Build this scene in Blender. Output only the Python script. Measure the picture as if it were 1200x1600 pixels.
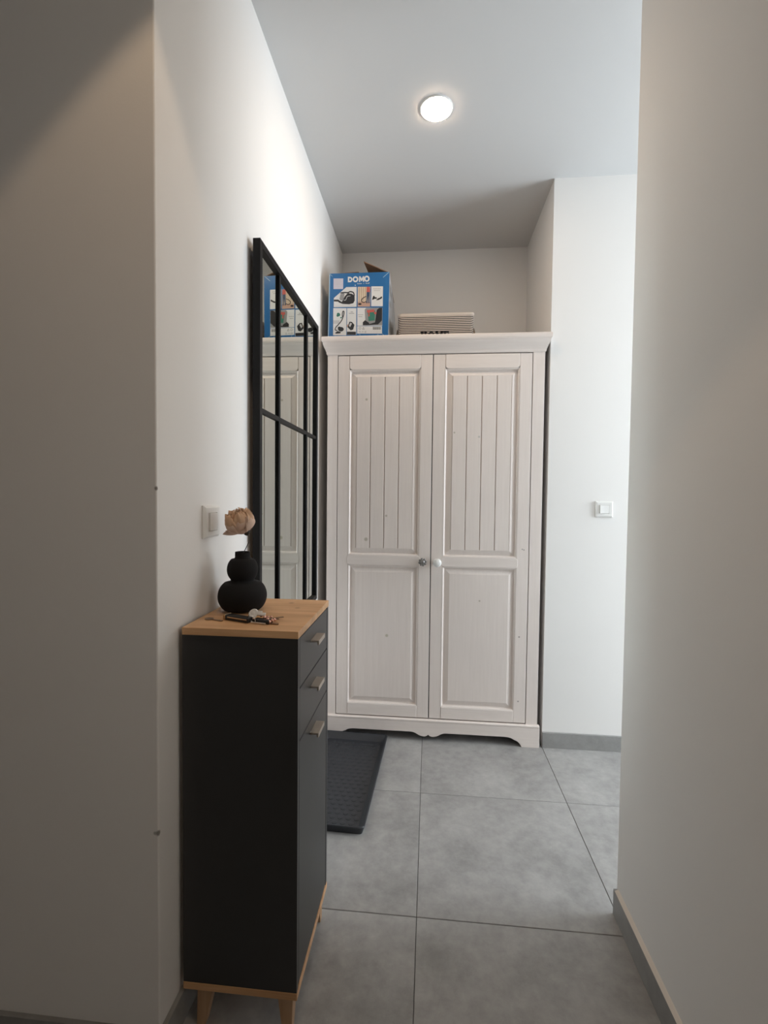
import bpy, bmesh, math, random
from mathutils import Vector, Matrix
random.seed(7)
for o in list(bpy.data.objects):
    bpy.data.objects.remove(o, do_unlink=True)
SC = bpy.context.scene
COL = SC.collection
R = math.radians

# ---------------------------------------------------------------- room measures (metres)
XL = -0.574        # left wall face
XR = 0.579         # right wall face / niche right face
H = 2.7906         # ceiling
YB = 3.0747        # niche back wall
YN = 2.435         # wall beside the niche
YL = 0.9645        # outer corner of the left wall
YR = 1.467         # end of the right wall
XW = 3.3           # window wall of the room on the right
YS = -1.7          # wall behind the camera
XS = -2.3          # side wall of the space on the camera's left

# ---------------------------------------------------------------- camera
cd = bpy.data.cameras.new('camera')
cam = bpy.data.objects.new('camera', cd)
COL.objects.link(cam)
pitch, yaw, roll = R(2.0061), R(5.3982), R(0.6037)
fw = Vector((-math.sin(yaw), math.cos(yaw), 0)); rt = Vector((math.cos(yaw), math.sin(yaw), 0)); up = Vector((0, 0, 1))
f2 = fw * math.cos(pitch) - up * math.sin(pitch)
u2 = up * math.cos(pitch) + fw * math.sin(pitch)
r3 = rt * math.cos(roll) + u2 * math.sin(roll)
u3 = u2 * math.cos(roll) - rt * math.sin(roll)
M = Matrix((r3, u3, -f2)).transposed().to_4x4()
M.translation = Vector((0, 0, 1.2546))
cam.matrix_world = M
cd.sensor_fit = 'HORIZONTAL'; cd.sensor_width = 36.0; cd.lens = 36.0 * 749.85 / 1200.0
cd.clip_start = 0.02
SC.camera = cam

# ---------------------------------------------------------------- world, daylight, exposure
w = bpy.data.worlds.new('world'); SC.world = w; w.use_nodes = True
bg = w.node_tree.nodes['Background']
bg.inputs[0].default_value = (0.80, 0.90, 1.0, 1); bg.inputs[1].default_value = 1.0

def area_light(name, loc, direction, sx, sy, power, color):
    l = bpy.data.lights.new(name, 'AREA'); l.shape = 'RECTANGLE'; l.size = sx; l.size_y = sy
    l.energy = power; l.color = color
    o = bpy.data.objects.new(name, l); COL.objects.link(o)
    o.location = loc
    o.rotation_euler = Vector(direction).to_track_quat('-Z', 'Y').to_euler()
    return o
WY0, WY1, WZ0, WZ1 = 0.95, 2.38, 0.55, 2.62     # window opening in the room on the right
area_light('daylight', (XW + 0.25, (WY0 + WY1) / 2, (WZ0 + WZ1) / 2), (-1, 0, 0), WY1 - WY0, WZ1 - WZ0, 131, (0.83, 0.92, 1.0))
# added warm fill light in an unseen right-wall opening beside the viewer
VY0, VY1, VZ0, VZ1 = 0.00, 0.66, 0.90, 2.10
area_light('side_fill', (XR + 0.16, (VY0 + VY1) / 2, (VZ0 + VZ1) / 2), (-1, 0, 0), VY1 - VY0, VZ1 - VZ0, 2.6, (1.0, 0.80, 0.60))
vs = SC.view_settings
vs.view_transform = 'Standard'; vs.look = 'None'; vs.gamma = 1.0; vs.use_curve_mapping = False
vs.exposure = 0.0
SC.cycles.blur_glossy = 0.0      # keep the mirror's reflected daylight crisp

# ---------------------------------------------------------------- material helpers
MAT = {}
def new_mat(name):
    m = bpy.data.materials.new(name); m.use_nodes = True
    nt = m.node_tree
    b = nt.nodes['Principled BSDF']
    MAT[name] = m
    return m, nt, b
def plain(name, col, rough=0.5, metal=0.0, spec=0.5, bump=0.0, bscale=200.0, var=0.0, vscale=20.0):
    m, nt, b = new_mat(name)
    b.inputs['Roughness'].default_value = rough; b.inputs['Metallic'].default_value = metal
    b.inputs['Specular IOR Level'].default_value = spec
    tc = nt.nodes.new('ShaderNodeTexCoord')
    n = nt.nodes.new('ShaderNodeTexNoise'); n.inputs['Scale'].default_value = vscale; n.inputs['Detail'].default_value = 4
    nt.links.new(tc.outputs['Object'], n.inputs['Vector'])
    mx = nt.nodes.new('ShaderNodeMix'); mx.data_type = 'RGBA'
    mx.inputs[6].default_value = tuple(c * (1 - var) for c in col) + (1,)
    mx.inputs[7].default_value = tuple(min(1, c * (1 + var)) for c in col) + (1,)
    nt.links.new(n.outputs['Fac'], mx.inputs[0]); nt.links.new(mx.outputs[2], b.inputs['Base Color'])
    if bump:
        n2 = nt.nodes.new('ShaderNodeTexNoise'); n2.inputs['Scale'].default_value = bscale; n2.inputs['Detail'].default_value = 3
        nt.links.new(tc.outputs['Object'], n2.inputs['Vector'])
        bp = nt.nodes.new('ShaderNodeBump'); bp.inputs['Strength'].default_value = bump; bp.inputs['Distance'].default_value = 0.002
        nt.links.new(n2.outputs['Fac'], bp.inputs['Height']); nt.links.new(bp.outputs['Normal'], b.inputs['Normal'])
    return m
def add_spots(m, spots, amount=0.8):
    """dark marks (chips, knots) at object-space points: (x, y, z, radius, colour)"""
    nt = m.node_tree; b = nt.nodes['Principled BSDF']
    src = b.inputs['Base Color'].links[0].from_socket
    tc = nt.nodes.new('ShaderNodeTexCoord')
    for (x, y, z, r, c) in spots:
        d = nt.nodes.new('ShaderNodeVectorMath'); d.operation = 'DISTANCE'
        d.inputs[1].default_value = (x, y, z)
        sc = nt.nodes.new('ShaderNodeVectorMath'); sc.operation = 'MULTIPLY'
        nt.links.new(tc.outputs['Object'], d.inputs[0])
        mr = nt.nodes.new('ShaderNodeMapRange'); mr.inputs[1].default_value = r * 0.5; mr.inputs[2].default_value = r
        mr.inputs[3].default_value = amount; mr.inputs[4].default_value = 0
        nt.links.new(d.outputs['Value'], mr.inputs[0])
        mx = nt.nodes.new('ShaderNodeMix'); mx.data_type = 'RGBA'; mx.inputs[7].default_value = c + (1,)
        nt.links.new(mr.outputs[0], mx.inputs[0]); nt.links.new(src, mx.inputs[6])
        src = mx.outputs[2]
    nt.links.new(src, b.inputs['Base Color'])
def wood(name, c0, c1, axis='Z', scale=14, stretch=14, rough=0.5, bump=0.1):
    m, nt, b = new_mat(name)
    tc = nt.nodes.new('ShaderNodeTexCoord'); mp = nt.nodes.new('ShaderNodeMapping')
    s = {'X': (1, stretch, stretch), 'Y': (stretch, 1, stretch), 'Z': (stretch, stretch, 1)}[axis]
    mp.inputs['Scale'].default_value = s
    nt.links.new(tc.outputs['Object'], mp.inputs['Vector'])
    n = nt.nodes.new('ShaderNodeTexNoise'); n.inputs['Scale'].default_value = scale / 4; n.inputs['Detail'].default_value = 8
    n.inputs['Roughness'].default_value = 0.65; n.inputs['Distortion'].default_value = 0.6
    nt.links.new(mp.outputs[0], n.inputs['Vector'])
    cr = nt.nodes.new('ShaderNodeValToRGB')
    cr.color_ramp.elements[0].position = 0.33; cr.color_ramp.elements[0].color = c0 + (1,)
    cr.color_ramp.elements[1].position = 0.66; cr.color_ramp.elements[1].color = c1 + (1,)
    nt.links.new(n.outputs['Fac'], cr.inputs[0]); nt.links.new(cr.outputs[0], b.inputs['Base Color'])
    b.inputs['Roughness'].default_value = rough
    bp = nt.nodes.new('ShaderNodeBump'); bp.inputs['Strength'].default_value = bump; bp.inputs['Distance'].default_value = 0.002
    nt.links.new(n.outputs['Fac'], bp.inputs['Height']); nt.links.new(bp.outputs['Normal'], b.inputs['Normal'])
    return m
def emit(name, col, strength):
    m, nt, b = new_mat(name)
    b.inputs['Base Color'].default_value = col + (1,)
    b.inputs['Emission Color'].default_value = col + (1,); b.inputs['Emission Strength'].default_value = strength
    return m
def stone(name, c0, c1, per_object=True, rough=0.45):
    m, nt, b = new_mat(name)
    tc = nt.nodes.new('ShaderNodeTexCoord'); oi = nt.nodes.new('ShaderNodeObjectInfo')
    ad = nt.nodes.new('ShaderNodeVectorMath'); ad.operation = 'MULTIPLY_ADD'
    ad.inputs[1].default_value = (1, 1, 1)
    sc = nt.nodes.new('ShaderNodeVectorMath'); sc.operation = 'SCALE'; sc.inputs[0].default_value = (37, 53, 11)
    nt.links.new(oi.outputs['Random'], sc.inputs['Scale'])
    nt.links.new(tc.outputs['Object'], ad.inputs[0]); nt.links.new(sc.outputs[0], ad.inputs[2])
    n1 = nt.nodes.new('ShaderNodeTexNoise'); n1.inputs['Scale'].default_value = 4.5; n1.inputs['Detail'].default_value = 9; n1.inputs['Roughness'].default_value = 0.62
    n2 = nt.nodes.new('ShaderNodeTexNoise'); n2.inputs['Scale'].default_value = 26; n2.inputs['Detail'].default_value = 8; n2.inputs['Roughness'].default_value = 0.7
    for n in (n1, n2): nt.links.new(ad.outputs[0], n.inputs['Vector'])
    mm = nt.nodes.new('ShaderNodeMix'); mm.data_type = 'FLOAT'; mm.inputs[0].default_value = 0.4
    nt.links.new(n1.outputs['Fac'], mm.inputs[2]); nt.links.new(n2.outputs['Fac'], mm.inputs[3])
    cr = nt.nodes.new('ShaderNodeValToRGB')
    cr.color_ramp.elements[0].position = 0.35; cr.color_ramp.elements[0].color = c0 + (1,)
    cr.color_ramp.elements[1].position = 0.66; cr.color_ramp.elements[1].color = c1 + (1,)
    nt.links.new(mm.outputs[0], cr.inputs[0]); nt.links.new(cr.outputs[0], b.inputs['Base Color'])
    b.inputs['Roughness'].default_value = rough
    bp = nt.nodes.new('ShaderNodeBump'); bp.inputs['Strength'].default_value = 0.08; bp.inputs['Distance'].default_value = 0.001
    nt.links.new(n2.outputs['Fac'], bp.inputs['Height']); nt.links.new(bp.outputs['Normal'], b.inputs['Normal'])
    return m

plain('paint', (0.85, 0.827, 0.797), 0.75, bump=0.06, bscale=260, var=0.015, vscale=3)
plain('paint_left', (0.85, 0.827, 0.797), 0.75, bump=0.06, bscale=260, var=0.015, vscale=3)
add_spots(MAT['paint_left'], [(XL, YL, 1.264, 0.006, (0.10, 0.08, 0.07)), (XL, YL, 0.517, 0.008, (0.12, 0.10, 0.08)), (XL - 0.008, YL, 0.517, 0.005, (0.35, 0.33, 0.30))])
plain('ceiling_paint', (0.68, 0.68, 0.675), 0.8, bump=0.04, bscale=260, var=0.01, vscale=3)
stone('tile', (0.242, 0.236, 0.228), (0.43, 0.42, 0.405))
stone('tile_skirting', (0.24, 0.235, 0.225), (0.34, 0.335, 0.325))
plain('grout', (0.10, 0.095, 0.09), 0.9, var=0.1)
plain('silicone', (0.75, 0.68, 0.60), 0.5)
wood('whitewash', (0.770, 0.685, 0.630), (0.810, 0.725, 0.670), 'Z', 16, 22, 0.42, 0.03)
wood('whitewash_across', (0.770, 0.685, 0.630), (0.810, 0.725, 0.670), 'X', 16, 22, 0.42, 0.03)
plain('gap_shade', (0.05, 0.035, 0.03), 0.9)  # colour standing in for the shade in the door gaps
wood('oak', (0.53, 0.285, 0.13), (0.80, 0.49, 0.26), 'X', 9, 9, 0.45, 0.06)
add_spots(MAT['oak'], [(-0.385, 1.318, 0.947, 0.010, (0.30, 0.15, 0.07)), (-0.352, 1.262, 0.947, 0.009, (0.32, 0.16, 0.07))], 0.6)
wood('oak_leg', (0.40, 0.235, 0.125), (0.54, 0.34, 0.20), 'Z', 9, 9, 0.45, 0.06)
plain('anthracite', (0.030, 0.030, 0.031), 0.36, var=0.05)
plain('brushed_handle', (0.62, 0.56, 0.49), 0.35, 0.75, var=0.03)
plain('black_metal', (0.006, 0.006, 0.0065), 0.5, 0.0, spec=0.25, var=0.05)
plain('black_ceramic', (0.010, 0.010, 0.0105), 0.85, spec=0.25, bump=0.15, bscale=600, var=0.05)
plain('white_plastic', (0.80, 0.79, 0.76), 0.35, var=0.01)
plain('white_ring', (0.85, 0.84, 0.82), 0.4, var=0.01)
plain('blue_print', (0.016, 0.125, 0.32), 0.28, var=0.04)
plain('side_print', (0.42, 0.45, 0.49), 0.3, var=0.06, vscale=6)
plain('cardboard', (0.30, 0.175, 0.105), 0.85, var=0.08, vscale=40)
plain('white_print', (0.66, 0.66, 0.65), 0.35, var=0.02)
plain('cream_print', (0.66, 0.55, 0.42), 0.35, var=0.08)
plain('wood_print', (0.42, 0.30, 0.20), 0.35, var=0.08)
plain('black_print', (0.018, 0.018, 0.020), 0.35)
plain('grey_print', (0.26, 0.26, 0.26), 0.35)
plain('light_grey_print', (0.50, 0.50, 0.50), 0.35)
plain('lilac_print', (0.55, 0.52, 0.60), 0.35, var=0.05, vscale=90)
plain('red_print', (0.50, 0.10, 0.08), 0.35)
plain('green_print', (0.04, 0.18, 0.13), 0.35)
plain('denim_print', (0.05, 0.08, 0.14), 0.35)
plain('skin_print', (0.48, 0.30, 0.22), 0.35)
plain('tape_glint', (0.35, 0.50, 0.62), 0.2)  # pale blue painted as the gleam of clear tape
plain('rope', (0.30, 0.23, 0.16), 0.9, var=0.15, vscale=150)
plain('rubber', (0.022, 0.025, 0.031), 0.42, var=0.08, vscale=15)
plain('petal', (0.62, 0.40, 0.26), 0.75, var=0.18, vscale=60)
plain('petal_pale', (0.64, 0.46, 0.36), 0.75, var=0.12, vscale=60)
plain('stem', (0.03, 0.028, 0.022), 0.7)
plain('brass', (0.55, 0.38, 0.22), 0.3, 0.9)
plain('rose_gold', (0.72, 0.42, 0.33), 0.25, 0.8)
plain('silver', (0.75, 0.73, 0.70), 0.3, 0.8)
plain('white_charm', (0.78, 0.76, 0.72), 0.35)
plain('black_leather', (0.012, 0.011, 0.011), 0.5)
plain('bronze_key', (0.30, 0.20, 0.13), 0.35, 0.85)
plain('pewter', (0.22, 0.21, 0.20), 0.35, 0.7, var=0.3, vscale=120)
plain('window_frame', (0.70, 0.70, 0.70), 0.4)
emit('lamp_glow', (1.0, 0.76, 0.54), 116.0)
emit('lamp_glow_near', (1.0, 0.86, 0.70), 5.0)
# mirror glass: slightly green silvered glass
m, nt, b = new_mat('mirror_glass')
b.inputs['Base Color'].default_value = (0.74, 0.79, 0.75, 1); b.inputs['Metallic'].default_value = 1.0; b.inputs['Roughness'].default_value = 0.015
# striped canvas
m, nt, b = new_mat('striped_canvas')
tc = nt.nodes.new('ShaderNodeTexCoord'); sp = nt.nodes.new('ShaderNodeSeparateXYZ'); nt.links.new(tc.outputs['Object'], sp.inputs[0])
nz = nt.nodes.new('ShaderNodeTexNoise'); nz.inputs['Scale'].default_value = 6; nt.links.new(tc.outputs['Object'], nz.inputs['Vector'])
ma = nt.nodes.new('ShaderNodeMath'); ma.operation = 'MULTIPLY_ADD'; ma.inputs[1].default_value = 0.002
nt.links.new(nz.outputs['Fac'], ma.inputs[0]); nt.links.new(sp.outputs['Z'], ma.inputs[2])
dv = nt.nodes.new('ShaderNodeMath'); dv.operation = 'DIVIDE'; dv.inputs[1].default_value = 0.0088; nt.links.new(ma.outputs[0], dv.inputs[0])
fr = nt.nodes.new('ShaderNodeMath'); fr.operation = 'FRACT'; nt.links.new(dv.outputs[0], fr.inputs[0])
gt = nt.nodes.new('ShaderNodeMath'); gt.operation = 'GREATER_THAN'; gt.inputs[1].default_value = 0.50; nt.links.new(fr.outputs[0], gt.inputs[0])
mx = nt.nodes.new('ShaderNodeMix'); mx.data_type = 'RGBA'; mx.inputs[6].default_value = (0.60, 0.52, 0.45, 1); mx.inputs[7].default_value = (0.035, 0.028, 0.028, 1)
nt.links.new(gt.outputs[0], mx.inputs[0]); nt.links.new(mx.outputs[2], b.inputs['Base Color']); b.inputs['Roughness'].default_value = 0.9
plain('canvas', (0.60, 0.52, 0.45), 0.9, var=0.05, vscale=90)
# clear window pane (light passes straight through)
m, nt, b = new_mat('window_glass')
tr = nt.nodes.new('ShaderNodeBsdfTransparent'); gl = nt.nodes.new('ShaderNodeBsdfGlossy'); gl.inputs['Roughness'].default_value = 0.02
ms = nt.nodes.new('ShaderNodeMixShader'); ms.inputs[0].default_value = 0.05
nt.links.new(tr.outputs[0], ms.inputs[1]); nt.links.new(gl.outputs[0], ms.inputs[2])
nt.links.new(ms.outputs[0], nt.nodes['Material Output'].inputs[0])

# ---------------------------------------------------------------- mesh helpers
def BM(): return bmesh.new()
def bx(bm, x0, x1, y0, y1, z0, z1, bev=0.0, seg=2):
    vs_ = [bm.verts.new(p) for p in ((x0, y0, z0), (x1, y0, z0), (x1, y1, z0), (x0, y1, z0), (x0, y0, z1), (x1, y0, z1), (x1, y1, z1), (x0, y1, z1))]
    fs = [bm.faces.new([vs_[i] for i in q]) for q in ((3, 2, 1, 0), (4, 5, 6, 7), (0, 1, 5, 4), (1, 2, 6, 5), (2, 3, 7, 6), (3, 0, 4, 7))]
    if bev:
        es = list({e for f in fs for e in f.edges})
        bmesh.ops.bevel(bm, geom=es, offset=bev, segments=seg, profile=0.5, affect='EDGES')
    return bm
def prism(bm, pts, axis, a0, a1, bev=0.0):
    """extrude polygon pts (2D) along axis between a0 and a1. axis 'X': pts=(y,z); 'Y': (x,z); 'Z': (x,y)"""
    def mk(p, a): return {'X': (a, p[0], p[1]), 'Y': (p[0], a, p[1]), 'Z': (p[0], p[1], a)}[axis]
    A = [bm.verts.new(mk(p, a0)) for p in pts]; B = [bm.verts.new(mk(p, a1)) for p in pts]
    n = len(pts)
    fs = [bm.faces.new(A), bm.faces.new(B[::-1])]
    for i in range(n): fs.append(bm.faces.new((A[i], B[i], B[(i + 1) % n], A[(i + 1) % n])))
    bmesh.ops.recalc_face_normals(bm, faces=fs)
    if bev:
        es = list({e for f in fs[:2] for e in f.edges})
        bmesh.ops.bevel(bm, geom=es, offset=bev, segments=2, profile=0.5, affect='EDGES')
    return bm
def lathe(bm, prof, c=(0, 0, 0), seg=32, axis='Z'):
    rings = []
    for (r, h) in prof:
        ring = []
        for k in range(seg):
            a = 2 * math.pi * k / seg; u, v = r * math.cos(a), r * math.sin(a)
            p = {'Z': (u, v, h), 'Y': (u, h, v), 'X': (h, u, v)}[axis]
            ring.append(bm.verts.new((c[0] + p[0], c[1] + p[1], c[2] + p[2])))
        rings.append(ring)
    fs = []
    for a, b_ in zip(rings, rings[1:]):
        for k in range(seg):
            fs.append(bm.faces.new((a[k], a[(k + 1) % seg], b_[(k + 1) % seg], b_[k])))
    fs.append(bm.faces.new(rings[0][::-1])); fs.append(bm.faces.new(rings[-1]))
    bmesh.ops.recalc_face_normals(bm, faces=fs)
    return bm
def tube(bm, pts, rad, seg=8, closed=False):
    pts = [Vector(p) for p in pts]; n = len(pts); rings = []
    rads = rad if isinstance(rad, (list, tuple)) else [rad] * n
    prev = None
    for i, p in enumerate(pts):
        if closed: t = (pts[(i + 1) % n] - pts[i - 1]).normalized()
        else: t = (pts[min(i + 1, n - 1)] - pts[max(i - 1, 0)]).normalized()
        if prev is None:
            a = Vector((0, 0, 1)) if abs(t.z) < 0.9 else Vector((1, 0, 0))
            u = t.cross(a).normalized()
        else:
            u = (prev - t * prev.dot(t)).normalized()
        prev = u; v = t.cross(u)
        rings.append([bm.verts.new(p + (u * math.cos(2 * math.pi * k / seg) + v * math.sin(2 * math.pi * k / seg)) * rads[i]) for k in range(seg)])
    pr = list(zip(rings, rings[1:]))
    if closed: pr.append((rings[-1], rings[0]))
    fs = []
    for a, b_ in pr:
        for k in range(seg): fs.append(bm.faces.new((a[k], a[(k + 1) % seg], b_[(k + 1) % seg], b_[k])))
    if not closed:
        fs.append(bm.faces.new(rings[0][::-1])); fs.append(bm.faces.new(rings[-1]))
    bmesh.ops.recalc_face_normals(bm, faces=fs)
    return bm
def rings_panel(bm, x0, x1, z0, z1, prof, fill=True):
    """nested rectangles facing -Y: prof = [(inset, y), ...]"""
    rr = []
    for (i, y) in prof:
        rr.append([bm.verts.new(p) for p in ((x0 + i, y, z0 + i), (x1 - i, y, z0 + i), (x1 - i, y, z1 - i), (x0 + i, y, z1 - i))])
    for a, b_ in zip(rr, rr[1:]):
        for k in range(4): bm.faces.new((a[k], a[(k + 1) % 4], b_[(k + 1) % 4], b_[k]))
    if fill: bm.faces.new(rr[-1])
    return bm
def obj(name, bm, mats, parent=None, smooth=False, loc=None):
    me = bpy.data.meshes.new(name); bm.to_mesh(me); bm.free()
    for mname in (mats if isinstance(mats, (list, tuple)) else [mats]): me.materials.append(MAT[mname])
    if smooth:
        for p in me.polygons: p.use_smooth = True
        if smooth == 'auto':
            me.set_sharp_from_angle(angle=R(35))
    o = bpy.data.objects.new(name, me); COL.objects.link(o)
    if parent is not None: o.parent = parent
    if loc: o.location = loc
    return o
def thing(name, label, cat, loc=(0, 0, 0), group=None):
    o = bpy.data.objects.new(name, None); COL.objects.link(o); o.location = loc; o.empty_display_size = 0.05
    o['label'] = label; o['category'] = cat
    if group: o['group'] = group
    return o
def tag(o, label, cat, group=None):
    o['label'] = label; o['category'] = cat
    if group: o['group'] = group
    return o
def struct(o, label, cat):
    o['kind'] = 'structure'; o['label'] = label; o['category'] = cat
    return o

# ================================================================= STRUCTURE
# floor: grout bed with separate 60 cm tiles
TX, TY, TS, J = -0.0216, 1.9906, 0.60, 0.0018
bed = BM(); bx(bed, XS - 0.2, XW + 0.2, YS - 0.2, YB + 0.2, -0.06, -0.0035)
floor = struct(obj('floor', bed, 'grout'), 'grey stone-look tiled floor with thin dark joints', 'floor')
tile_me = None
i0, i1 = math.floor((XS - TX) / TS), math.ceil((XW - TX) / TS)
j0, j1 = math.floor((YS - TY) / TS), math.ceil((YB - TY) / TS)
for i in range(i0, i1):
    for j in range(j0, j1):
        if tile_me is None:
            t = BM(); bx(t, J / 2, TS - J / 2, J / 2, TS - J / 2, -0.010, 0.0, 0.0012, 1)
            o = obj('floor_tile', t, 'tile', floor); tile_me = o.data
        else:
            o = bpy.data.objects.new('floor_tile', tile_me); COL.objects.link(o); o.parent = floor
        o.location = (TX + i * TS, TY + j * TS, 0)

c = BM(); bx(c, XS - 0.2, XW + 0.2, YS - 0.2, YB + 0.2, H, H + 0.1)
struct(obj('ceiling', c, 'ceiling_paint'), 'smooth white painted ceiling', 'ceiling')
wl = BM(); prism(wl, [(XL, YL), (XL, YB), (XL - 0.12, YB), (XL - 0.12, YL + 0.12), (XS, YL + 0.12), (XS, YL)], 'Z', 0, H)
bmesh.ops.bevel(wl, geom=[e for e in wl.edges if abs(e.verts[0].co.x - XL) < 1e-4 and abs(e.verts[1].co.x - XL) < 1e-4 and abs(e.verts[0].co.y - YL) < 1e-4 and abs(e.verts[1].co.y - YL) < 1e-4], offset=0.004, segments=3, profile=0.5, affect='EDGES')
struct(obj('wall_left', wl, 'paint_left', smooth='auto'), 'white painted left wall with outer corner', 'wall')
q = BM(); bx(q, XL - 0.12, XR + 0.1, YB, YB + 0.15, 0, H); struct(obj('wall_niche', q, 'paint'), 'white wall at the back of the wardrobe niche', 'wall')
q = BM(); prism(q, [(XR, YN), (XW + 0.2, YN), (XW + 0.2, YB), (XR, YB)], 'Z', 0, H)
struct(obj('wall_far', q, 'paint'), 'white wall right of the wardrobe niche', 'wall')
q = BM(); bx(q, XR, XR + 0.12, VY1, YR, 0, H); bx(q, XR, XR + 0.12, YS, VY0, 0, H); bx(q, XR, XR + 0.12, VY0, VY1, 0, VZ0); bx(q, XR, XR + 0.12, VY0, VY1, VZ1, H)
struct(obj('wall_right', q, 'paint'), 'white painted right wall ending at the opening', 'wall')
q = BM()
bx(q, XW, XW + 0.2, -0.5, WY0, 0, H); bx(q, XW, XW + 0.2, WY1, YN, 0, H)
bx(q, XW, XW + 0.2, WY0, WY1, 0, WZ0); bx(q, XW, XW + 0.2, WY0, WY1, WZ1, H)
struct(obj('wall_window', q, 'paint'), 'white wall around the tall window', 'wall')
q = BM(); bx(q, XR + 0.12, XW + 0.2, -0.62, -0.5, 0, H); struct(obj('wall_near', q, 'paint'), 'white wall closing the bright room', 'wall')
q = BM(); bx(q, XS - 0.15, XR, YS - 0.15, YS, 0, H); struct(obj('wall_behind', q, 'paint'), 'white wall behind the viewer', 'wall')
q = BM(); bx(q, XS - 0.15, XS, YS, YL + 0.12, 0, H); struct(obj('wall_side', q, 'paint'), 'white side wall of the hall', 'wall')
# tall window of the bright room
q = BM(); fwid = 0.06
bx(q, XW + 0.08, XW + 0.14, WY0, WY0 + fwid, WZ0, WZ1); bx(q, XW + 0.08, XW + 0.14, WY1 - fwid, WY1, WZ0, WZ1)
bx(q, XW + 0.08, XW + 0.14, WY0 + fwid, WY1 - fwid, WZ0, WZ0 + fwid); bx(q, XW + 0.08, XW + 0.14, WY0 + fwid, WY1 - fwid, WZ1 - fwid, WZ1)
win = struct(obj('window_1', q, 'window_frame'), 'tall window of the room on the right', 'window')
q2 = BM()  # frame and pane for the added fill light, out of view
bx(q2, XR + 0.05, XR + 0.10, VY0, VY0 + fwid, VZ0, VZ1); bx(q2, XR + 0.05, XR + 0.10, VY1 - fwid, VY1, VZ0, VZ1)
bx(q2, XR + 0.05, XR + 0.10, VY0 + fwid, VY1 - fwid, VZ0, VZ0 + fwid); bx(q2, XR + 0.05, XR + 0.10, VY0 + fwid, VY1 - fwid, VZ1 - fwid, VZ1)
fill_win = struct(obj('added_fill_window', q2, 'window_frame'), 'added out-of-view window frame holding the fill light in the right wall', 'window')
q2 = BM(); bx(q2, XR + 0.07, XR + 0.075, VY0 + fwid, VY1 - fwid, VZ0 + fwid, VZ1 - fwid); obj('pane', q2, 'window_glass', fill_win)
q = BM(); bx(q, XW + 0.105, XW + 0.11, WY0 + fwid, WY1 - fwid, WZ0 + fwid, WZ1 - fwid); obj('pane', q, 'window_glass', win)

# skirting tiles (each wall's run cut into tiles)
BH, BT = 0.077, 0.011
def skirting(name, label, runs):
    root = None
    for k, (x0, x1, y0, y1) in enumerate(runs):
        q = BM(); bx(q, x0, x1, y0, y1, 0, BH, 0.0008, 1)
        if root is None:
            root = struct(obj(name, q, 'tile_skirting'), label, 'baseboard')
        else:
            obj('skirting_tile', q, 'tile_skirting', root)
    return root
skirting('baseboard_left', 'grey tile skirting along the left wall', [(XL, XL + BT, YL, 1.46), (XL, XL + BT, 1.462, 2.06), (XL, XL + BT, 2.062, YB)])
skirting('baseboard_front', 'grey tile skirting on the wall left of the corner', [(-1.16, XL + BT, YL - BT, YL), (-1.76, -1.162, YL - BT, YL), (XS, -1.762, YL - BT, YL)])
br = skirting('baseboard_right', 'grey tile skirting along the right wall', [(XR - BT, XR, 0.87, YR), (XR - BT, XR, 0.27, 0.868), (XR - BT, XR, -0.33, 0.268), (XR - BT, XR, YS, -0.332)])
q = BM(); prism(q, [(XR - BT, BH), (XR, BH), (XR, BH + 0.006)], 'Y', YS, YR - 0.01); obj('silicone_joint', q, 'silicone', br)
skirting('baseboard_far', 'grey tile skirting right of the wardrobe', [(XR, 1.178, YN - BT, YN), (1.18, 1.778, YN - BT, YN), (1.78, XW, YN - BT, YN)])

# ================================================================= WARDROBE
WX0, WX1, WF, WB, WT = -0.5255, 0.5525, 2.43, 2.99, 2.047
war = thing('wardrobe', 'whitewashed pine two-door wardrobe in the niche', 'wardrobe', (0, 0, 0))
q = BM(); bx(q, WX0, WX0 + 0.02, WF + 0.02, WB, 0.10, WT - 0.02); obj('side_panel', q, 'whitewash', war)
q = BM(); bx(q, WX1 - 0.02, WX1, WF + 0.02, WB, 0.10, WT - 0.02); obj('side_panel', q, 'whitewash', war)
q = BM(); bx(q, WX0 + 0.02, WX1 - 0.02, WB - 0.01, WB, 0.10, WT - 0.02); obj('back_panel', q, 'whitewash', war)
q = BM(); bx(q, WX0 + 0.02, WX1 - 0.02, WF + 0.03, WB - 0.01, 0.085, 0.10); obj('bottom_panel', q, 'whitewash_across', war)
q = BM(); bx(q, WX0, WX1, WF + 0.005, WB, WT - 0.02, WT); obj('top_panel', q, 'whitewash_across', war)
DX0, DXM, DX1, DZ0, DZ1 = -0.4705, 0.0095, 0.4925, 0.1165, 1.9580
q = BM(); bx(q, WX0, DX0 - 0.0035, WF, WF + 0.02, 0.105, 1.97, 0.0015); obj('face_stile', q, 'whitewash', war)
q = BM(); bx(q, DX1 + 0.0035, WX1, WF, WF + 0.02, 0.105, 1.97, 0.0015); obj('face_stile', q, 'whitewash', war)
q = BM(); bx(q, WX0 + 0.02, WX1 - 0.02, WF + 0.024, WF + 0.026, 0.11, 1.98); obj('gap_shade_sheet', q, 'gap_shade', war)  # dark sheet behind the doors paints the shade seen through the gaps
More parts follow.
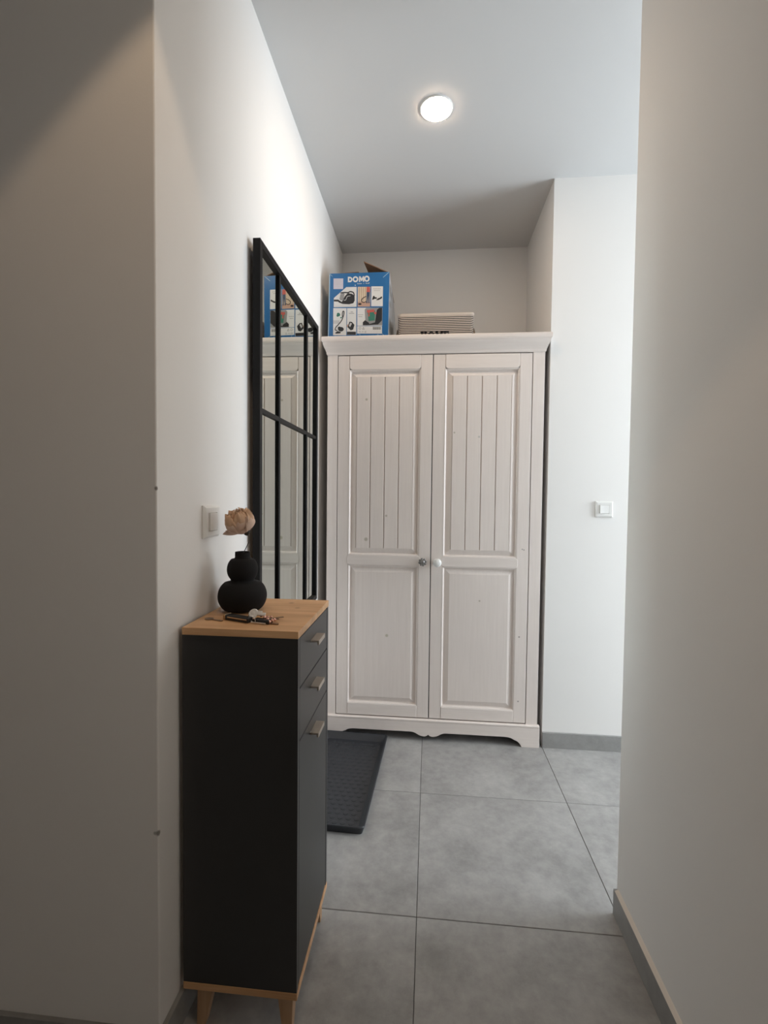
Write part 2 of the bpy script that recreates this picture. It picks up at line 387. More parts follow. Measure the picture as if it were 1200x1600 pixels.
# cornice: profile swept along left side, front, right side (mitred)
prof = [(0.003, 1.962), (0.006, 1.966), (0.008, 1.974), (0.014, 1.986), (0.022, 1.999), (0.029, 2.012), (0.031, 2.021), (0.035, 2.023), (0.037, 2.030), (0.037, 2.042), (0.034, 2.047)]
q = BM(); rows = []
kx = 0.70
for (o_, z) in prof:
    xa_, xb_ = WX0 - o_ * kx, WX1 + o_ * kx; yf = WF - o_
    rows.append([q.verts.new(p) for p in ((xa_, WB, z), (xa_, yf, z), (xb_, yf, z), (xb_, WB, z))])
for a, b_ in zip(rows, rows[1:]):
    for k in range(3): q.faces.new((a[k], a[k + 1], b_[k + 1], b_[k]))
t_ = [q.verts.new(p) for p in ((WX0 + 0.03, WB, WT), (WX0 + 0.03, WF + 0.03, WT), (WX1 - 0.03, WF + 0.03, WT), (WX1 - 0.03, WB, WT))]
for k in range(3): q.faces.new((rows[-1][k], rows[-1][k + 1], t_[k + 1], t_[k]))
t2 = [q.verts.new(p) for p in ((WX0 + 0.01, WB, 1.962), (WX0 + 0.01, WF + 0.01, 1.962), (WX1 - 0.01, WF + 0.01, 1.962), (WX1 - 0.01, WB, 1.962))]
for k in range(3): q.faces.new((t2[k], t2[k + 1], rows[0][k + 1], rows[0][k]))
bmesh.ops.recalc_face_normals(q, faces=q.faces)
obj('cornice', q, 'whitewash_across', war)
# plinth with scalloped lower edge
px0, px1 = WX0 - 0.010, WX1 + 0.010
cx = 0.0095
def arc(p0, p1, p2, n=6):
    return [((1 - t) ** 2 * p0[0] + 2 * t * (1 - t) * p1[0] + t * t * p2[0], (1 - t) ** 2 * p0[1] + 2 * t * (1 - t) * p1[1] + t * t * p2[1]) for t in [k / n for k in range(1, n + 1)]]
right = [(cx, 0.036)] + arc((cx, 0.036), (cx + 0.008, 0.026), (cx + 0.022, 0.0255)) + arc((cx + 0.022, 0.0255), (cx + 0.040, 0.026), (cx + 0.056, 0.036)) + arc((cx + 0.056, 0.036), (cx + 0.072, 0.047), (cx + 0.092, 0.047)) \
    + [(0.395, 0.047)] + arc((0.395, 0.047), (0.425, 0.046), (0.438, 0.034), 4) + arc((0.438, 0.034), (0.462, 0.030), (0.476, 0.0), 5)
left = [(2 * cx - x, z) for (x, z) in right[1:]][::-1]
poly = [(px0, 0.0)] + left + right + [(px1, 0.0), (px1, 0.100), (px0, 0.100)]
q = BM(); prism(q, poly, 'Y', WF - 0.012, WF + 0.010, 0.001)
bx(q, px0, px1, WF - 0.014, WF + 0.010, 0.0995, 0.112, 0.005, 3)
obj('plinth', q, 'whitewash_across', war)
for xs_ in (WX0, WX1 - 0.02):
    q = BM(); bx(q, xs_, xs_ + 0.02, WF + 0.010, WB, 0.0, 0.10); obj('plinth_side', q, 'whitewash_across', war)
# doors
def make_door(x0, x1, knob):
    S = 0.0585; F = WF
    q = BM()
    bx(q, x0, x0 + S, F, F + 0.020, DZ0, DZ1, 0.0015); bx(q, x1 - S, x1, F, F + 0.020, DZ0, DZ1, 0.0015)
    bx(q, x0 + S, x1 - S, F + 0.0195, F + 0.022, DZ0, DZ1)
    d = obj('door', q, 'whitewash', war)
    ox0, ox1 = x0 + S, x1 - S
    zr = [(DZ1 - 0.071, DZ1), (0.896, 0.948), (DZ0, DZ0 + 0.060)]
    e = 0.008; ch = 0.014
    # rails with rounded lower / upper corners against the mouldings
    def rail(name, za, zb, lo, hi):
        pts = []
        def corner(x, z, sx, sz, rnd):
            if rnd: return [(x, z + sz * ch), (x + sx * ch * 0.25, z + sz * ch * 0.3), (x + sx * ch, z)]
            return [(x, z)]
        a = corner(ox0 + 0.0007 if not (lo and hi) else ox0 - e, za, 1, 1, lo)
        b_ = corner(ox1 - 0.0007 if not (lo and hi) else ox1 + e, za, -1, 1, lo)[::-1]
        c_ = corner(ox1 - 0.0007 if not (lo and hi) else ox1 + e, zb, -1, -1, hi)
        d_ = corner(ox0 + 0.0007 if not (lo and hi) else ox0 - e, zb, 1, -1, hi)[::-1]
        qq = BM(); prism(qq, a + b_ + c_ + d_, 'Y', F - 0.0016, F + 0.018, 0.0026)
        obj(name, qq, 'whitewash_across', d)
    rail('top_rail', zr[0][0], zr[0][1], True, False)
    rail('middle_rail', zr[1][0], zr[1][1], True, True)
    rail('bottom_rail', zr[2][0], zr[2][1], False, False)
    bead = [(0.0, F - 0.0006), (0.003, F + 0.0002), (0.0065, F + 0.0035), (0.0075, F + 0.0075), (0.0095, F + 0.0125), (0.013, F + 0.0125)]
    # upper panel: bevelled border, four tongue-and-groove boards
    z0, z1 = zr[1][1], zr[0][0]; ins = 0.036
    q = BM(); rings_panel(q, ox0, ox1, z0, z1, bead + [(ins - 0.003, F + 0.0045), (ins, F + 0.004), (ins + 0.0015, F + 0.0115)], True)
    obj('upper_panel_moulding', q, 'whitewash', d)
    bw = (ox1 - ox0 - 2 * ins) / 4
    for k in range(4):
        a = ox0 + ins + k * bw
        q = BM()
        g = 0.0036
        prism(q, [(a + 0.0008, F + 0.0118), (a + 0.0008, F + 0.0075), (a + g, F + 0.0032), (a + bw - g, F + 0.0032), (a + bw - 0.0008, F + 0.0075), (a + bw - 0.0008, F + 0.0118)], 'Z', z0 + ins, z1 - ins)
        obj('board', q, 'whitewash', d)
    # lower raised panel
    z0, z1 = zr[2][1], zr[1][0]
    q = BM(); rings_panel(q, ox0, ox1, z0, z1, bead + [(ins - 0.003, F + 0.0045), (ins, F + 0.0035)], True)
    obj('lower_panel', q, 'whitewash', d)
    return d
dl = make_door(DX0, DXM - 0.0022, 'flower'); dr = make_door(DXM + 0.0022, DX1, 'round')
# round white knob (right door)
q = BM(); lathe(q, [(0.009, 0.0), (0.0085, -0.008), (0.014, -0.013), (0.0205, -0.019), (0.0215, -0.024), (0.0195, -0.030), (0.013, -0.034), (0.004, -0.0355)], (0.0427, WF, 0.919), 28, 'Y')
k = obj('knob', q, 'white_plastic', dr, True); k['label'] = 'round white wooden knob'
# dark flower-shaped knob (left door)
q = BM()
lathe(q, [(0.007, 0.0), (0.007, -0.014), (0.010, -0.016), (0.013, -0.020), (0.0115, -0.024), (0.006, -0.027), (0.003, -0.029)], (-0.0304, WF, 0.920), 24, 'Y')
for i in range(8):
    a = 2 * math.pi * i / 8 + 0.2
    lathe(q, [(0.001, -0.014), (0.0055, -0.0155), (0.0066, -0.0185), (0.0055, -0.0215), (0.001, -0.023)], (-0.0304 + 0.0152 * math.cos(a), WF, 0.920 + 0.0152 * math.sin(a)), 12, 'Y')
k = obj('knob', q, 'pewter', dl, True); k['label'] = 'dark pewter flower-shaped knob'
Fk = WF + 0.0035
kc = (0.42, 0.37, 0.27)
sp_ = [(-0.325, Fk, 1.739, 0.008, kc), (-0.2185, Fk, 1.150, 0.007, kc), (-0.3214, Fk, 1.028, 0.012, kc), (0.119, Fk, 1.571, 0.006, kc), (0.2413, Fk, 1.550, 0.007, (0.5, 0.46, 0.42)),
       (-0.2097, Fk, 0.534, 0.010, (0.47, 0.42, 0.30)), (0.2576, Fk, 0.7274, 0.006, kc), (0.4552, WF, 0.553, 0.0055, (0.16, 0.13, 0.11)), (0.4564, WF, 0.2263, 0.005, (0.16, 0.13, 0.11)),
       (0.470, WF, 0.990, 0.0045, (0.25, 0.22, 0.2)), (0.462, WF, 0.993, 0.0045, (0.25, 0.22, 0.2))]
add_spots(MAT['whitewash'], sp_, 0.75)

# ================================================================= MIRROR (left wall)
MX = XL + 0.040; MY0, MY1, MZ0, MZ1 = 1.4745, 2.262, 0.752, 2.050
mir = thing('wall_mirror', 'black-framed window-style mirror hung on the left wall', 'mirror', (0, 0, 0))
fwd = 0.022; xb = MX - 0.024
q = BM()
bx(q, xb, MX, MY0, MY0 + fwd, MZ0, MZ1, 0.001, 1); bx(q, xb, MX, MY1 - fwd, MY1, MZ0, MZ1, 0.001, 1)
bx(q, xb, MX, MY0 + fwd, MY1 - fwd, MZ1 - fwd, MZ1, 0.001, 1); bx(q, xb, MX, MY0 + fwd, MY1 - fwd, MZ0, MZ0 + fwd, 0.001, 1)
obj('frame', q, 'black_metal', mir)
q = BM(); bx(q, xb, xb + 0.006, MY0 + fwd, MY1 - fwd, MZ0 + fwd, MZ1 - fwd); obj('backing_board', q, 'black_metal', mir)
XG = MX - 0.011
bars = [1.686, 2.070]; bwid = 0.016; zbar = 1.522
for yb_ in bars:
    q = BM(); bx(q, XG, MX - 0.003, yb_ - bwid / 2, yb_ + bwid / 2, MZ0 + fwd, MZ1 - fwd, 0.001, 1); obj('glazing_bar', q, 'black_metal', mir)
q = BM(); bx(q, XG, MX - 0.004, MY0 + fwd, MY1 - fwd, zbar - bwid / 2, zbar + bwid / 2, 0.001, 1); obj('glazing_bar', q, 'black_metal', mir)
ys = [MY0 + fwd] + bars + [MY1 - fwd]; zs = [MZ0 + fwd, zbar, MZ1 - fwd]
for a, b_ in zip(ys, ys[1:]):
    for c0, c1 in zip(zs, zs[1:]):
        q = BM(); bx(q, XG - 0.004, XG, a, b_, c0, c1); obj('mirror_pane', q, 'mirror_glass', mir)
for yh in (MY0 + 0.12, MY1 - 0.12):
    q = BM(); bx(q, XL, xb, yh - 0.02, yh + 0.02, MZ1 - 0.10, MZ1 - 0.06); obj('hanger', q, 'black_metal', mir)
for yh in (MY0 + 0.12, MY1 - 0.12):
    q = BM(); bx(q, XL, xb, yh - 0.012, yh + 0.012, MZ0 + 0.04, MZ0 + 0.064); obj('spacer', q, 'black_metal', mir)

# ================================================================= SHOE CABINET
CX0, CX1, CY0, CY1, CT, CB = XL + 0.0125, -0.2890, 1.043, 1.366, 0.947, 0.0880
cab = thing('drawer_cabinet', 'narrow anthracite cabinet with oak top and splayed oak legs', 'cabinet', (0, 0, 0))
q = BM(); bx(q, CX0, CX1 + 0.001, CY0 - 0.001, CY1 + 0.001, CT - 0.017, CT, 0.0008, 1); obj('top_board', q, 'oak', cab)
q = BM(); bx(q, CX0, CX1 + 0.001, CY0 - 0.001, CY1 + 0.001, CB, CB + 0.017, 0.0008, 1); obj('bottom_board', q, 'oak', cab)
zb, zt = CB + 0.017, CT - 0.017
pt_ = 0.014
q = BM(); bx(q, CX0, CX1, CY0, CY0 + pt_, zb, zt, 0.0006, 1); obj('side_panel', q, 'anthracite', cab)
q = BM(); bx(q, CX0, CX1, CY1 - pt_, CY1, zb, zt, 0.0006, 1); obj('side_panel', q, 'anthracite', cab)
q = BM(); bx(q, CX0, CX0 + 0.005, CY0 + pt_, CY1 - pt_, zb, zt); obj('back_panel', q, 'anthracite', cab)
fy0, fy1 = CY0 + pt_ + 0.003, CY1 - pt_ - 0.003
zsplit = [zt - 0.002, 0.8105, 0.688, zb + 0.003]
for k, (za, zc) in enumerate(zip(zsplit, zsplit[1:])):
    q = BM(); bx(q, CX1 - 0.016, CX1 - 0.0005, fy0, fy1, zc + 0.0015, za - 0.0015, 0.0008, 1)
    fr_ = obj('door' if k == 2 else 'drawer', q, 'anthracite', cab)
    zh = [0.890, 0.774, 0.656][k]
    ya, yb_ = 1.160, 1.226
    q = BM()
    prism(q, [(CX1 - 0.0005, zh + 0.002), (CX1 - 0.0005, zh - 0.003), (CX1 + 0.016, zh - 0.003), (CX1 + 0.016, zh - 0.009), (CX1 + 0.021, zh - 0.009), (CX1 + 0.021, zh + 0.002)], 'Y', ya, yb_, 0.0005)
    h_ = obj('handle', q, 'brushed_handle', fr_); h_['label'] = 'pale brushed metal pull handle'
# legs: tapered, splayed
def leg(cx_, cy_, sx, sy):
    q = BM()
    zt_ = CB; a, b_ = 0.0185, 0.0105
    tx, ty = cx_ + sx * 0.010, cy_ + sy * 0.012
    T = [q.verts.new((cx_ + u * a, cy_ + v * a, zt_)) for u, v in ((-1, -1), (1, -1), (1, 1), (-1, 1))]
    B = [q.verts.new((tx + u * b_, ty + v * b_, 0.0)) for u, v in ((-1, -1), (1, -1), (1, 1), (-1, 1))]
    q.faces.new(T); q.faces.new(B[::-1])
    for k in range(4): q.faces.new((T[k], B[k], B[(k + 1) % 4], T[(k + 1) % 4]))
    bmesh.ops.recalc_face_normals(q, faces=q.faces)
    bmesh.ops.bevel(q, geom=list(q.edges), offset=0.0015, segments=2, profile=0.5, affect='EDGES')
    obj('leg', q, 'oak_leg', cab)
leg(-0.512, 1.068, -0.8, -1); leg(-0.318, 1.068, 0.6, -1); leg(-0.512, 1.340, -0.8, 1); leg(-0.318, 1.340, 0.6, 1)

# ================================================================= THINGS ON THE CABINET
VX, VY = -0.4895, 1.222
q = BM()
vp = [(0.030, 0.0), (0.036, 0.001)]
for k in range(1, 14):
    a = R(-62 + k * 124 / 14.0)
    vp.append((0.020 + 0.043 * math.cos(a) ** 0.9, 0.0385 + 0.0385 * math.sin(a) / math.sin(R(62))))
vp += [(0.0295, 0.0785)]
for k in range(1, 12):
    a = R(-58 + k * 112 / 11.0)
    vp.append((0.013 + 0.0268 * math.cos(a), 0.1085 + 0.0285 * math.sin(a) / math.sin(R(58))))
vp += [(0.0215, 0.1365), (0.0195, 0.1400), (0.0192, 0.1530), (0.0187, 0.1545), (0.0172, 0.1545), (0.0168, 0.150), (0.0165, 0.12), (0.002, 0.115)]
lathe(q, vp, (0, 0, 0), 40)
vase = tag(obj('vase', q, 'black_ceramic', None, True, (VX, VY, CT)), 'matt black double-gourd vase on the oak cabinet top', 'vase')

fl = thing('dried_flower', 'single dried peach peony on a thin stem in the black vase', 'flower', (VX, VY, CT))
fc = Vector((-0.012, 0.0, 0.232))       # flower centre in local coords
q = BM(); tube(q, [(0.000, 0, 0.118), (0.002, 0, 0.150), (0.010, 0, 0.166), (0.017, 0, 0.180), (0.017, 0, 0.195), (0.010, 0, 0.206)], 0.0011, 8); obj('stem', q, 'stem', fl, True)
q = BM(); lathe(q, [(0.001, -0.006), (0.005, -0.004), (0.009, 0.003), (0.010, 0.008)], (0.011, 0, 0.203), 12); obj('calyx', q, 'stem', fl, True)
def petal_mesh(name, L, W, B, ruf, mat, seed):
    rnd = random.Random(seed); q = BM(); nu, nv = 10, 10; grid = []
    ph = [rnd.uniform(0, 6.28) for _ in range(4)]
    for i in range(nu + 1):
        t = i / nu; row = []
        rad = B * math.sin(math.pi * (0.04 + 0.74 * t)) ** 0.9          # bulges out, closes in at the rim
        half = W * math.sin(math.pi * min(1.0, 0.10 + 0.70 * t)) ** 0.6
        for j in range(nv + 1):
            s_ = j / nv * 2 - 1
            ang = s_ * half / max(B, 1e-4)
            rf = ruf * t * t * (math.sin(s_ * 6 + ph[0]) * 0.6 + math.sin(s_ * 13 + ph[1]) * 0.5)
            r_ = rad + rf
            top = L * t - L * 0.16 * t * s_ * s_ + ruf * 0.7 * t * t * math.sin(s_ * 9 + ph[2])
            row.append(q.verts.new((r_ * math.sin(ang), -r_ * math.cos(ang), top)))
        grid.append(row)
    for i in range(nu):
        for j in range(nv): q.faces.new((grid[i][j], grid[i][j + 1], grid[i + 1][j + 1], grid[i + 1][j]))
    o = obj(name, q, mat, fl, True)
    sm = o.modifiers.new('thickness', 'SOLIDIFY'); sm.thickness = 0.0005
    return o
axis = Matrix.Rotation(R(-14), 4, 'Y') @ Matrix.Rotation(R(10), 4, 'X')
base = Vector((0.003, 0.0, 0.2025))
protos = {}
def put_petal(kind, az, tilt, lift, scale, off=(0, 0, 0)):
    L, W, B, ruf, mat = kind
    key = (kind, random.randint(0, 2))
    if key not in protos:
        o = petal_mesh('petal', L, W, B, ruf, mat, random.random()); protos[key] = o
    else:
        s_ = protos[key]; o = s_.copy(); COL.objects.link(o); o.parent = fl
    o.matrix_local = Matrix.Translation(base + Vector(off)) @ axis @ Matrix.Rotation(az, 4, 'Z') @ Matrix.Translation((0, 0, lift)) @ Matrix.Rotation(tilt, 4, 'X') @ Matrix.Scale(scale, 4)
OUT = (0.050, 0.026, 0.0350, 0.0016, 'petal_pale'); MID = (0.058, 0.022, 0.0320, 0.0042, 'petal'); INN = (0.062, 0.016, 0.0230, 0.0060, 'petal'); COR = (0.064, 0.010, 0.0130, 0.0064, 'petal')
for k in range(6): put_petal(OUT, 2 * math.pi * k / 6 + 0.3, R(3 + 4 * (k % 2)), 0.0, 1.0)
for k in range(7): put_petal(MID, 2 * math.pi * k / 7 + random.uniform(-0.2, 0.2), R(random.uniform(-3, 4)), 0.001, random.uniform(0.95, 1.05))
for k in range(7): put_petal(INN, 2 * math.pi * k / 7 + random.uniform(-0.3, 0.3), R(random.uniform(-3, 5)), 0.001, random.uniform(0.94, 1.06))
for k in range(5): put_petal(COR, 2 * math.pi * k / 5 + random.uniform(-0.3, 0.3), R(random.uniform(-3, 6)), 0.001, random.uniform(0.94, 1.04))
DRO = (0.050, 0.019, 0.0110, 0.0030, 'petal_pale')
put_petal(DRO, R(-80), R(72), 0.006, 1.0)       # drooping outer petals, lower left
put_petal(DRO, R(-48), R(62), 0.006, 0.9)
for k in range(6): put_petal(MID, 2 * math.pi * k / 6 + 0.5, R(5 + random.uniform(0, 4)), 0.004, 1.03)
# pale withered fringe hanging on the right
q = BM()
for k in range(9):
    x = 0.000 + k * 0.0032; rr_ = random.Random(k)
    tube(q, [(x - 0.001, -0.026 - 0.002 * math.sin(k), 0.250), (x + 0.000, -0.0335 + abs(k - 3) * 0.0012, 0.240), (x - 0.002, -0.0345 + abs(k - 3) * 0.0013, 0.226), (x - 0.005 + rr_.uniform(-0.001, 0.001), -0.027, 0.205 + rr_.uniform(0, 0.007))], [0.0012, 0.0019, 0.0017, 0.0005], 6)
obj('withered_fringe', q, 'petal_pale', fl, True)

# key bunch
kz = CT
kb = thing('key_bunch', 'bunch of keys with black fob and rose beads before the vase', 'keys', (-0.42, 1.11, kz))
def rotbox(name, mat, cx_, cy_, lx, ly, z0, z1, ang, bev=0.001):
    q = BM(); bx(q, -lx / 2, lx / 2, -ly / 2, ly / 2, 0, z1 - z0, bev, 2)
    o = obj(name, q, mat, kb); o.location = (cx_ + 0.42, cy_ - 1.11, z0 - kz); o.rotation_euler = (0, 0, ang); return o
aA = math.atan2(1.100 - 1.127, 0.072)
rotbox('fob', 'black_leather', -0.456, 1.1135, 0.074, 0.020, kz, kz + 0.013, aA, 0.003)
rotbox('fob_cap', 'brass', -0.4905, 1.1265, 0.007, 0.021, kz, kz + 0.0135, aA, 0.001)
rotbox('fob_strip', 'brass', -0.456, 1.1027, 0.060, 0.0022, kz + 0.007, kz + 0.0095, aA, 0.0004)
rotbox('strap', 'black_leather', -0.392, 1.102, 0.046, 0.020, kz, kz + 0.010, -0.25, 0.003)
rotbox('strap_plate', 'silver', -0.3985, 1.0895, 0.040, 0.002, kz + 0.002, kz + 0.005, -0.22, 0.0005)
q = BM(); tube(q, [(0.011 * math.cos(a), 0.0, 0.011 * math.sin(a)) for a in [2 * math.pi * k / 20 for k in range(20)]], 0.0009, 6, True)
o = obj('key_ring', q, 'silver', kb, True); o.location = (0.004, -0.014, 0.0115); o.rotation_euler = (R(25), 0, R(-30))
q = BM(); lathe(q, [(0.004, -0.002), (0.0105, -0.002), (0.0125, 0.0), (0.0105, 0.0025), (0.006, 0.0015), (0.003, 0.0028)], (0, 0, 0), 24)
bx(q, 0.008, 0.032, -0.004, 0.004, -0.0018, 0.002, 0.001); bx(q, 0.010, 0.022, 0.003, 0.008, -0.0015, 0.0018, 0.001)
o = obj('charm', q, 'white_charm', kb, 'auto'); o.location = (0.000, 0.006, 0.0185); o.rotation_euler = (R(52), 0, R(-8))
bead_pos = [(0.020, 0.004, 0.014), (0.027, 0.008, 0.018), (0.031, -0.002, 0.012), (0.037, 0.003, 0.012), (0.041, -0.009, 0.010), (0.047, -0.003, 0.014), (0.052, -0.010, 0.008), (0.047, -0.016, 0.006), (0.036, -0.014, 0.007), (0.055, -0.001, 0.007)]
bead_me = None
for i, p_ in enumerate(bead_pos):
    if bead_me is None:
        q = BM(); bmesh.ops.create_icosphere(q, subdivisions=2, radius=0.0042)
        o = obj('bead', q, 'rose_gold', kb, True); bead_me = o.data
    else:
        o = bpy.data.objects.new('bead', bead_me); COL.objects.link(o); o.parent = kb
    o.location = p_; s_ = 0.75 + 0.35 * ((i * 7) % 5) / 4; o.scale = (s_, s_, s_)
def key_mesh(bm):
    lathe(bm, [(0.003, -0.0009), (0.009, -0.0009), (0.009, 0.0009), (0.003, 0.0009)], (0, 0, 0), 16)
    bx(bm, 0.008, 0.034, -0.0026, 0.0026, -0.0008, 0.0008)
    for t in range(4): bx(bm, 0.018 + t * 0.004, 0.0205 + t * 0.004, 0.002, 0.0042 + 0.0008 * (t % 2), -0.0008, 0.0008)
    return bm
for (x, y, z, ang, tl) in ((0.036, 0.018, 0.004, 0.45, 0.05), (0.036, -0.014, 0.0015, -0.15, 0.0), (0.030, 0.000, 0.005, 0.15, 0.08)):
    o = obj('key', key_mesh(BM()), 'bronze_key', kb); o.location = (x, y, z); o.rotation_euler = (0, -tl, ang)
o = obj('loose_key', key_mesh(BM()), 'bronze_key', None)
o.location = (-0.532, 1.118, kz + 0.0010); o.rotation_euler = (0, 0, R(-22)); o.scale = (1.25, 1.1, 1.0)
tag(o, 'single bronze key lying flat near the wall on the oak top', 'key')

# ================================================================= LIGHT SWITCHES
def switch(name, label, W, Hh):
    """built facing -Y around the origin (wall plane y = 0)"""
    t = thing(name, label, 'light switch', (0, 0, 0), 'white rocker light switches')
    q = BM()
    rings_panel(q, -W / 2, W / 2, -Hh / 2, Hh / 2, [(0.0, 0.0), (0.0, -0.004), (0.006, -0.0105), (0.018, -0.0105), (0.018, -0.006)], True)
    obj('plate', q, 'white_plastic', t)
    q = BM(); s = W / 2 - 0.019
    prism(q, [(-s, -0.005), (-s, -0.0150), (-0.002, -0.0125), (s, -0.0108), (s, -0.005)], 'Z', -Hh / 2 + 0.019, Hh / 2 - 0.019, 0.0005)
    obj('rocker', q, 'white_plastic', t)
    return t
s1 = switch('light_switch', 'white light switch on the left wall above the cabinet', 0.086, 0.084)
s1.location = (XL, 1.208, 1.181); s1.rotation_euler = (0, 0, R(90))
s2 = switch('light_switch', 'white light switch on the wall right of the wardrobe', 0.082, 0.078)
s2.location = (0.848, YN, 1.197)

# ================================================================= ON TOP OF THE WARDROBE: vacuum cleaner carton
BX0, BX1, BY0, BY1, BZ0, BZ1 = -0.533, -0.2195, 2.462, 2.86, WT, 2.388
car = thing('cardboard_carton', 'open blue printed vacuum cleaner carton on top of the wardrobe', 'box', (0, 0, 0))
q = BM()
P = [q.verts.new(p) for p in ((BX0, BY0, BZ0), (BX1 - 0.002, BY0, BZ0), (BX1 + 0.022, BY1, BZ0), (BX0, BY1, BZ0), (BX0 + 0.006, BY0 + 0.004, BZ1), (BX1 + 0.002, BY0 + 0.004, BZ1 - 0.001), (BX1 - 0.006, BY1, BZ1), (BX0 + 0.004, BY1, BZ1))]
for fi, (mi, idx) in enumerate([(2, (3, 2, 1, 0)), (0, (0, 1, 5, 4)), (1, (1, 2, 6, 5)), (0, (2, 3, 7, 6)), (1, (3, 0, 4, 7))]):
    f = q.faces.new([P[i] for i in idx]); f.material_index = mi
bmesh.ops.recalc_face_normals(q, faces=q.faces)
o = obj('carton_body', q, ['blue_print', 'side_print', 'cardboard'], car)
sm = o.modifiers.new('thickness', 'SOLIDIFY'); sm.thickness = 0.004; sm.offset = -1
def flap(pts, n):
    q = BM(); q.faces.new([q.verts.new(p) for p in pts])
    o = obj('flap', q, 'cardboard', car); s_ = o.modifiers.new('thickness', 'SOLIDIFY'); s_.thickness = 0.003
# right flap standing up leaning inward, left flap nearly flat, back flap
flap([(BX1, BY0 + 0.006, BZ1 - 0.002), (BX1 - 0.004, BY1, BZ1), (BX1 - 0.112, BY1 - 0.01, BZ1 + 0.075), (BX1 - 0.132, BY0 + 0.02, BZ1 + 0.064)], 0)
flap([(BX0 + 0.008, BY0 + 0.012, BZ1 - 0.002), (BX0 + 0.006, BY1, BZ1), (BX0 + 0.155, BY1 - 0.01, BZ1 + 0.085), (BX0 + 0.155, BY0 + 0.02, BZ1 + 0.010)], 0)
# front print: u,v in 0..1 across the front face (v up)
def fp(u, v, d):
    p = (P_[0] * (1 - u) + P_[1] * u) * (1 - v) + (P_[3] * (1 - u) + P_[2] * u) * v
    return Vector((p.x, p.y - d, p.z))
P_ = [Vector((BX0, BY0, BZ0)), Vector((BX1 - 0.002, BY0, BZ0)), Vector((BX1 + 0.002, BY0 + 0.004, BZ1 - 0.001)), Vector((BX0 + 0.006, BY0 + 0.004, BZ1))]
def tx(px_, py_):
    """pixel inside the 1200x1148 close-up of the front -> (u, v)"""
    lx = 68 + (92 - 68) * (1110 - py_) / (1110 - 90); rx = 1066 + (1078 - 1066) * (1086 - py_) / (1086 - 68)
    u = (px_ - lx) / (rx - lx)
    by = 1110 + (1086 - 1110) * u; ty = 90 + (68 - 90) * u
    return u, (by - py_) / (by - ty)
def deco(name, polys, mat, depth, parent, thick=0.0003):
    q = BM()
    for poly in polys:
        A = [q.verts.new(fp(*tx(*p), depth)) for p in poly]
        f = q.faces.new(A)
    bmesh.ops.recalc_face_normals(q, faces=q.faces)
    for f in q.faces:
        if f.normal.y > 0: f.normal_flip()
    r = bmesh.ops.extrude_face_region(q, geom=list(q.faces))
    for v in [g for g in r['geom'] if isinstance(g, bmesh.types.BMVert)]: v.co.y += thick * 0.9
    bmesh.ops.recalc_face_normals(q, faces=q.faces)
    return obj(name, q, mat, parent)
def ell(cx_, cy_, rx, ry, n=16, a0=0.0, rot=0.0):
    return [(cx_ + rx * math.cos(2 * math.pi * k / n) * math.cos(rot) - ry * math.sin(2 * math.pi * k / n) * math.sin(rot), cy_ + rx * math.cos(2 * math.pi * k / n) * math.sin(rot) + ry * math.sin(2 * math.pi * k / n) * math.cos(rot)) for k in range(n)]
def stroke(pts, w_):
    out = []
    for a, b_ in zip(pts, pts[1:]):
        dx, dy = b_[0] - a[0], b_[1] - a[1]; l = math.hypot(dx, dy) or 1
        nx, ny = -dy / l * w_ / 2, dx / l * w_ / 2
        ex, ey = dx / l * w_ * 0.2, dy / l * w_ * 0.2
        out.append([(a[0] + nx - ex, a[1] + ny - ey), (b_[0] + nx + ex, b_[1] + ny + ey), (b_[0] - nx + ex, b_[1] - ny + ey), (a[0] - nx - ex, a[1] - ny - ey)])
    return out
def curve(pts, n=6):
    """Catmull-Rom through pts"""
    P2 = [pts[0]] + list(pts) + [pts[-1]]; out = []
    for i in range(1, len(P2) - 2):
        p0, p1, p2, p3 = P2[i - 1], P2[i], P2[i + 1], P2[i + 2]
        for k in range(n):
            t = k / n
            out.append(tuple(0.5 * (2 * p1[j] + (p2[j] - p0[j]) * t + (2 * p0[j] - 5 * p1[j] + 4 * p2[j] - p3[j]) * t * t + (3 * p1[j] - p0[j] - 3 * p2[j] + p3[j]) * t ** 3) for j in (0, 1)))
    return out + [pts[-1]]
def quadr(x0, y0, x1, y1): return [(x0, y0), (x1, y0), (x1, y1), (x0, y1)]
D1, D2, D3, D4 = 0.0006, 0.0010, 0.0014, 0.0018
# brand lettering, drawn as heavy rounded strokes
def ring(cx_, cy_, rx, ry, w_, n=28):
    out = []
    for k in range(n):
        a, b_ = 2 * math.pi * k / n, 2 * math.pi * (k + 1) / n
        out.append([(cx_ + rx * math.cos(a), cy_ + ry * math.sin(a)), (cx_ + rx * math.cos(b_), cy_ + ry * math.sin(b_)), (cx_ + (rx - w_) * math.cos(b_), cy_ + (ry - w_) * math.sin(b_)), (cx_ + (rx - w_) * math.cos(a), cy_ + (ry - w_) * math.sin(a))])
    return out
def half_ring(cx_, cy_, rx, ry, w_, n=14):
    out = []
    for k in range(n):
        a, b_ = -math.pi / 2 + math.pi * k / n, -math.pi / 2 + math.pi * (k + 1) / n
        out.append([(cx_ + rx * math.cos(a), cy_ + ry * math.sin(a)), (cx_ + rx * math.cos(b_), cy_ + ry * math.sin(b_)), (cx_ + (rx - w_) * math.cos(b_), cy_ + (ry - w_) * math.sin(b_)), (cx_ + (rx - w_) * math.cos(a), cy_ + (ry - w_) * math.sin(a))])
    return out
DY = 178
